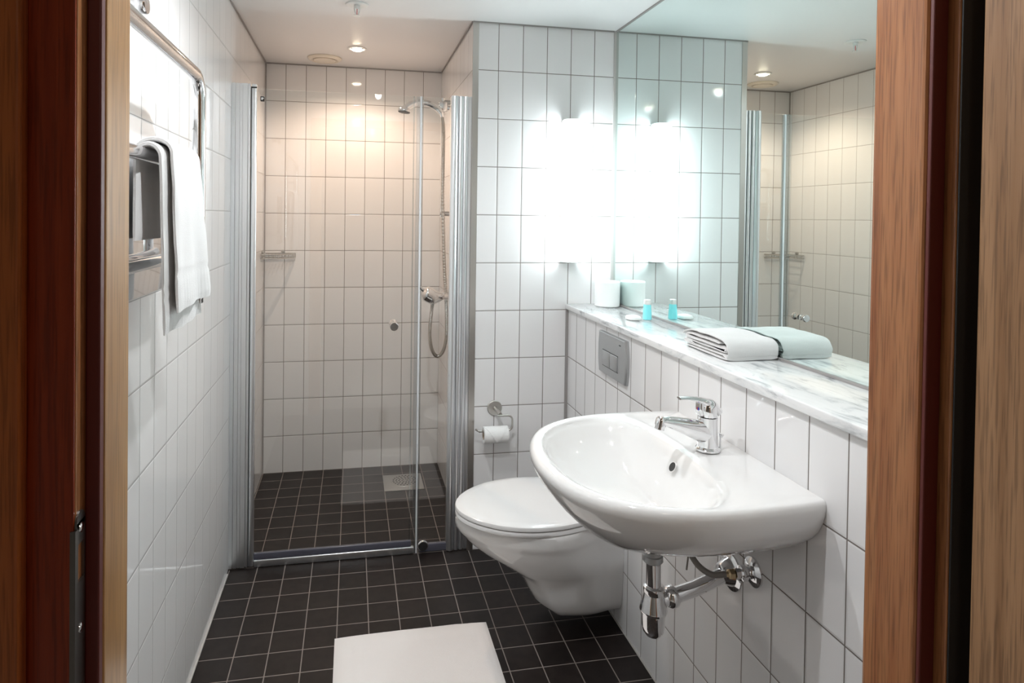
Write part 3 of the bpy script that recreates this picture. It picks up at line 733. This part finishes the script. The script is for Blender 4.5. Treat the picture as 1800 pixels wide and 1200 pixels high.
r_ = root('robe_hook', (0, -2.158, 1.813), 'round chrome wall knob above the towel radiator', 'hook')
MB().lathe((.0005, -2.158, 1.813), (1, 0, 0), [(0, .018), (.004, .018), (.006, .011), (.030, .010)], 28).build('stem', 'chrome', r_[0])
MB().lathe((.030, -2.158, 1.813), (1, 0, 0), [(0, .0105), (.002, .019), (.016, .020), (.020, .018), (.021, 0)], 32).build('head', 'chrome', r_[0])
place(r_)

# towel hanging over the upper bar
r_ = root('hanging_towel', (.11, -2.07, 1.17), 'white terry towel with ribbed hem hanging over the chrome radiator bar', 'towel')
def hang(y0, y1, xf, xb, zf, zb, th, ztop, seed, shift=0, slant=0, nfold=1.6, amp=.006):
    """sheet hung over the bar: returns MB; front drop to zf, back drop to zb"""
    mb = MB(); rows = []; ny = 40
    path = []
    for i in range(31): path.append((xf, zf+(ztop-.012-zf)*i/30, 1))
    for i in range(1, 12):
        a = pi*i/12; path.append(((xf+xb)/2+(xf-xb)/2*cos(a), ztop-.012+(.024)*sin(a), .3))
    for i in range(21): path.append((xb, ztop-.012-(ztop-.012-zb)*i/20, .1))
    n = len(path)
    for k in range(ny+1):
        v = k/ny; up_r, dn = [], []
        e1 = min(1, min(v, 1-v)*ny/1.6)
        for i, (x, z, wgt) in enumerate(path):
            drop = max(0, min(1, (ztop-z)/.34)) if i < 34 else 0
            y = y0+(y1-y0)*v + (shift*drop)*(.3+.7*v) + slant*drop*(v-.5)
            w = wgt*amp*drop*(sin(2*pi*nfold*v+seed)+.5*sin(2*pi*2.3*nfold*v+seed*2))+noise.noise(Vector((y*20+seed, z*14, seed)))*.002*wgt
            y += noise.noise(Vector((seed+k*.01, z*18, 1)))*.0035
            zz = z+(noise.noise(Vector((y*14, seed, 2)))*.004 if i < 3 else 0)
            t0 = path[max(i-1, 0)]; t1 = path[min(i+1, n-1)]
            t = Vector((t1[0]-t0[0], 0, t1[1]-t0[1])).normalized(); nn = Vector((t.z, 0, -t.x))
            h = th/2*(.45+.55*e1)*(.6+.4*min(1, min(i, n-1-i)/1.5))
            rib = 0
            if i < 31:
                hgt = z-zf
                if .006 < hgt < .062: rib = .0011*sin(2*pi*v*26)
                elif .064 < hgt < .095: rib = -.0016 if (hgt < .070 or .082 < hgt < .088) else .0002
            up_r.append((x+w+nn.x*(h+rib), y, zz+nn.z*h)); dn.append((x+w-nn.x*h, y, zz-nn.z*h))
        rows.append(up_r+dn[::-1])
    return mb.rings(rows, 0, True)
hang(-2.312, -2.105, .1375, .0765, 1.203, 1.34, .010, 1.514, 1.3, shift=.115, nfold=.9, amp=.004).build('outer_layer', 'towel', r_[0])
hang(-2.333, -2.130,   .1235, .0815, 1.163, 1.34, .010, 1.5025, 4.1, shift=.125, nfold=1.2, amp=.0025).build('inner_layer', 'towel', r_[0])
MB().box(.1300, .1312, -2.035, -2.020, 1.188, 1.198).build('hem_tab', 'dark', r_[0])
place(r_)

# ================================================================== BATH MAT
r_ = MB(); x0, x1, y0, y1 = .419, .9265, -2.15, -1.4415; rows = []; nx, ny = 60, 80
def mz(x, y):
    u, v = (x-x0)/(x1-x0), (y1-y)/(y1-y0)
    e_ = min(u, 1-u, v*1.3, (1-v)*1.3)
    z = .010*min(1, (e_*16)**.5 if e_ > 0 else 0)+.0015
    z += noise.noise(Vector((x*7, y*7, 0)))*.0030+noise.noise(Vector((x*30, y*30, 4)))*.0006
    fx_b = min(abs(u-.10), abs(u-.90)); fy_b = abs(v-.10)
    if .05 < u < .95 and abs(v-.115) < .030: z -= .0012+.0007*sin(x*420)
    if .10 < v and (abs(u-.10) < .022 or abs(u-.90) < .022): z -= .0010+.0006*sin(y*420)
    return max(z, .0012)
vsq = []; fq = []
for j in range(ny+1):
    for i in range(nx+1):
        x = x0+(x1-x0)*i/nx; y = y0+(y1-y0)*j/ny
        bow = .006*(1-((x-x0)/(x1-x0)*2-1)**4)
        vsq.append((x, y+(bow if j > ny-3 else 0), mz(x, y)))
nb = len(vsq)
for j in range(ny+1):
    for i in range(nx+1):
        x = x0+(x1-x0)*i/nx; y = y0+(y1-y0)*j/ny; bow = .006*(1-((x-x0)/(x1-x0)*2-1)**4)
        vsq.append((x, y+(bow if j > ny-3 else 0), .0005))
for j in range(ny):
    for i in range(nx):
        a = j*(nx+1)+i; fq.append((a, a+1, a+nx+2, a+nx+1)); a += nb; fq.append((a, a+nx+1, a+nx+2, a+1))
for i in range(nx):
    for a in (i, ny*(nx+1)+i): fq.append((a, a+nb, a+1+nb, a+1))
for j in range(ny):
    for a in (j*(nx+1), j*(nx+1)+nx): fq.append((a, a+nx+1, a+nx+1+nb, a+nb))
tag(r_.add(vsq, fq, 0, True).build('bath_mat', 'mat', origin=(.67, -1.8, 0)), 'white cotton bath mat lying on the dark tiled floor', 'bath mat')

# ================================================================== SHOWER
ys = -.945                                            # plane of the screen
r_ = root('shower_screen', (.47, ys, 0), 'clear glass shower screen with hinged door and chrome side profiles', 'shower screen')
RS = r_[0]
# left wall profile with its fluted face
mb = MB()
for a, b_, d in ((.0005, .014, .004), (.014, .016, -.004), (.016, .030, .003), (.030, .032, -.003), (.032, .041, .002), (.041, .043, -.003), (.043, .060, .004), (.060, .063, -.006), (.063, .070, .002)):
    mb.box(a, b_, ys-.010-d, ys+.016, .006, 1.897)
mb.build('wall_profile', 'alu', RS)
MB().box(.0715, .0730, ys-.010, ys+.010, .006, 1.885).build('groove', 'alu_dark', RS)
MB().rbox(.0737, .0933, ys-.013, ys+.009, .006, 1.897, .005, 4).build('hinge_profile', 'alu', RS)
MB().box(.0735, .094, ys-.0165, ys-.0132, 1.880, 1.8845).build('clip', 'dark', RS)
# door leaf of the screen
dg = MB().box(.0935, .7150, ys-.003, ys+.003, .056, 1.880).build('glass_door', 'glass', RS)
mb = MB().rbox(.1055, .1195, ys-.008, ys-.0035, 1.832, 1.850, .001, 2).rbox(.1055, .1195, ys+.0035, ys+.008, 1.832, 1.850, .001, 2); bo_ = mb.build('bumper', 'dark', dg); MB().rbox(.1085, .1165, ys-.0092, ys-.0081, 1.836, 1.846, .0004, 2).build('bumper_face', 'chrome', RS)
kz = .9455; kx = .6317
for s_ in (-1, 1):
    MB().lathe((kx, ys+s_*.0035, kz), (0, s_, 0), [(0, .012), (.004, .013), (.007, .009), (.020, .009), (.026, .016), (.033, .0175), (.039, .0165), (.040, .0155), (.0405, 0)], 36).build('knob', 'chrome', dg)
MB().box(.7025, .7075, ys-.006, ys+.006, .010, 1.880).box(.7152, .7192, ys-.006, ys+.006, .010, 1.880).build('door_seal', 'seal', dg)
# bottom rail
MB().rbox(.0935, .7130, ys-.007, ys+.007, .030, .055, .003).build('rail_seal', 'threshold', RS)
MB().rbox(.0935, .7240, ys-.010, ys+.006, .0006, .0295, .004).build('bottom_rail', 'alu', RS)
MB().rbox(.748, .860, ys-.004, ys+.012, .0006, .034, .004).build('bottom_rail', 'threshold', RS)
# middle post and fixed pane
MB().rbox(.7205, .7295, ys-.008, ys+.008, .001, 1.880, .003).build('post', 'seal', RS)
MB().rbox(.7300, .7368, ys-.010, ys+.010, .001, 1.880, .002).build('post_profile', 'whiteseal', RS)
MB().rbox(.7372, .7440, ys-.006, ys+.006, .001, 1.880, .002).build('post', 'seal', RS)
MB().box(.7445, .8590, ys-.003, ys+.003, .036, 1.880).build('fixed_glass', 'glass', RS)
MB().lathe((.7615, ys-.0035, .030), (0, -1, 0), [(0, .021), (.004, .022), (.007, .019), (.0075, .017)], 32).build('roller_cover', 'chrome', RS)
MB().lathe((.7615, ys-.0060, .028), (0, -1, 0), [(0, .0185), (.006, .0180), (.0062, 0)], 32).build('roller', 'dark', RS)
# right wall profile: one wide shallow curve and two flutes
pts = []
def yq(x):   # front face relief
    t = (x-.858)/(.943-.858)
    if t < .36: return ys-.010-.010*sin(pi*t/.36)
    if t < .385: return ys-.003
    if t < .60: return ys-.012-.004*sin(pi*(t-.385)/.215)
    if t < .625: return ys-.004
    if t < .82: return ys-.012-.003*sin(pi*(t-.625)/.195)
    if t < .845: return ys-.004
    return ys-.011
xs_ = [.858+.085*i/90 for i in range(91)]
pts = [(x, yq(x)) for x in xs_]+[(.943, ys+.016), (.858, ys+.016)]
prism(pts, .004, 1.888).build('wall_profile', 'alu', RS)
place(r_)

# drain
r_ = root('floor_drain', (.735, -.236, 0), 'square steel floor drain with round slotted grate in the shower floor', 'drain')
MB().rbox(.6335, .8355, -.3365, -.1355, .0006, .0035, .0008, 2).build('plate', 'steel', r_[0])
dcx, dcy = .745, -.222
MB().lathe((dcx, dcy, .0036), (0, 0, 1), [(0, .074), (.0012, .073), (.0016, .068), (.0014, 0)], 48).build('grate', 'steel', r_[0])
sl = MB()
for rr, nn_, ln in ((.060, 22, .006), (.045, 16, .006), (.030, 11, .006), (.014, 6, .005)):
    for i in range(nn_):
        a = 2*pi*(i+.5*(nn_ % 2))/nn_; sl.lathe((dcx+rr*cos(a), dcy+rr*sin(a), .0052), (0, 0, 1), [(0, ln*.75), (.0003, ln*.75)], 10)
sl.build('holes', 'black_gap', r_[0])
place(r_)

# shower rail, hand shower, hose, mixer
XS, YS = .895, -.42
r_ = root('shower_rail', (XS, YS, 1.40), 'vertical chrome shower rail on the right shower wall', 'shower rail')
MB().tube([(XS, YS, 1.385), (XS, YS, 1.975)], .0105, 20).build('rail', 'chrome', r_[0])
for z in (1.405, 1.955):
    MB().tube([(JX-.0035, YS, z), (XS-.008, YS, z)], .0115, 18).lathe((JX-.0008, YS, z), (-1, 0, 0), [(0, .020), (.006, .020), (.008, .012)], 24).build('wall_mount', 'satin', r_[0])
MB().rbox(XS-.024, XS+.022, YS-.024, YS+.018, 1.902, 1.958, .012, 4).tube([(XS+.012, YS-.004, 1.930), (XS+.035, YS-.010, 1.925)], .012, 16).build('slider', 'chrome', r_[0])
place(r_)
r_ = root('hand_shower', (XS-.05, YS-.03, 1.90), 'chrome hand shower held in the slider of the shower rail', 'hand shower')
P = catmull([(XS-.012, YS-.032, 1.898), (XS-.035, YS-.032, 1.920), (XS-.075, YS-.034, 1.940), (XS-.120, YS-.036, 1.943), (XS-.160, YS-.038, 1.930), (XS-.195, YS-.040, 1.905)], 6)
n = len(P); MB().tube(P, [.0145+(.010*max(0, (i/n-.5)/.5)) for i in range(n)], 22, flat=[1.0-.35*max(0, (i/n-.6)/.4) for i in range(n)], up=(0, 0, 1)).build('handle', 'chrome', r_[0])
hd = Vector((XS-.192, YS-.040, 1.905)); hn = Vector((-.12, -.05, -1)).normalized()
MB().lathe(hd, hn, [(-.016, .006), (-.010, .022), (0, .0300), (.006, .0310), (.012, .0300)], 36).build('head', 'chrome', r_[0])
MB().lathe(hd, hn, [(.0115, .029), (.0145, .028), (.0155, .020), (.0160, 0)], 36).build('spray_face', 'dark', r_[0])
MB().lathe((XS-.012, YS-.032, 1.900), (.25, 0, -1), [(0, .0125), (.004, .0115), (.024, .009), (.026, .0)], 20).build('hose_cone', 'chrome', r_[0])
place(r_)
ch = [(XS-.006, YS-.032, 1.875), (XS+.000, YS-.034, 1.82), (XS+.001, YS-.034, 1.70), (XS+.000, YS-.034, 1.5), (XS+.008, YS-.034, 1.25), (XS+.018, YS-.034, 1.05), (XS+.026, YS-.034, .92), (XS+.026, YS-.036, .80), (XS+.010, YS-.038, .728), (XS-.020, YS-.038, .705), (XS-.046, YS-.038, .745), (XS-.056, YS-.038, .83), (XS-.047, YS-.038, .94), (XS-.044, YS-.038, .965)]
cp = catmull(ch, 60); R_ = [.0078+.0014*(1 if i % 4 < 2 else 0) for i in range(len(cp))]
tag(MB().tube(cp, R_, 12).build('shower_hose', 'steel', origin=(XS, YS, .72)), 'ribbed steel shower hose looping from the mixer up to the hand shower', 'hose')
r_ = root('shower_mixer', (JX, YS, 1.0), 'chrome single-lever shower mixer low on the right shower wall', 'mixer')
MB().tube(catmull([(XS-.092, YS-.038, 1.022), (XS-.070, YS-.038, 1.012), (XS-.045, YS-.038, .998), (XS-.022, YS-.038, .996), (XS+.004, YS-.036, .998)], 6), [.020, .025, .030, .034, .036, .037, .038]+[.038]*6+[.037, .037, .036, .034, .032, .030, .028, .026, .024, .022, .020, .018], 26).build('body', 'chrome', r_[0])
MB().tube([(XS-.086, YS-.038, 1.028), (XS-.112, YS-.040, 1.050)], [.006, .004], 12, flat=1.6).build('lever', 'chrome', r_[0])
for s_ in (-1, 1): MB().lathe((JX-.0008, YS-.006+s_*.055, 1.0), (-1, 0, 0), [(0, .030), (.004, .030), (.009, .018), (.022, .014), (.024, .019), (.040, .019), (.041, 0)], 28).build('wall_union', 'chrome', r_[0])
MB().tube([(JX-.034, YS-.075, 1.0), (JX-.034, YS+.062, 1.0)], .016, 20).build('crossbar', 'chrome', r_[0])
MB().lathe((XS-.044, YS-.038, .978), (0, 0, -1), [(0, .011), (.012, .010), (.013, .0)], 18).build('hose_nut', 'chrome', r_[0])
place(r_)

# corner basket
r_ = root('corner_basket', (.08, -.08, 1.165), 'small steel wire soap basket in the left back corner of the shower', 'soap basket')
def quarter(z, R_q=.165, o=.008):
    p = [(o, -o, z), (R_q, -o, z)]
    p += [(o+(R_q-o)*cos(radians(a)), -o-(R_q-o)*sin(radians(a)), z) for a in range(6, 85, 6)]
    p += [(o, -R_q, z), (o, -o, z)]
    return p
MB().tube(quarter(1.183), .0028, 8).build('rim', 'steel', r_[0])
MB().tube(quarter(1.163), .0024, 8).build('rim', 'steel', r_[0])
mb = MB()
for a in range(4, 90, 8):
    x, y = .008+.157*cos(radians(a)), -.008-.157*sin(radians(a)); mb.tube([(x, y, 1.184), (x, y, 1.162)], .0015, 6)
for i in range(1, 9):
    d = .008+.157*i/9; mb.tube([(d, -.008, 1.163), (d, -.008-math.sqrt(max(0, .157**2-(d-.008)**2)), 1.163)], .0015, 6)
    mb.tube([(d, -.008, 1.184), (d, -.008, 1.163)], .0015, 6); mb.tube([(.008, -d, 1.184), (.008, -d, 1.163)], .0015, 6)
mb.build('wires', 'steel', r_[0])
MB().lathe((.098, -.0005, 1.194), (0, -1, 0), [(0, .0085), (.012, .0085), (.013, 0)], 18).build('mount', 'steel', r_[0])
MB().lathe((.0005, -.098, 1.194), (1, 0, 0), [(0, .0085), (.012, .0085), (.013, 0)], 18).build('mount', 'steel', r_[0])
place(r_)
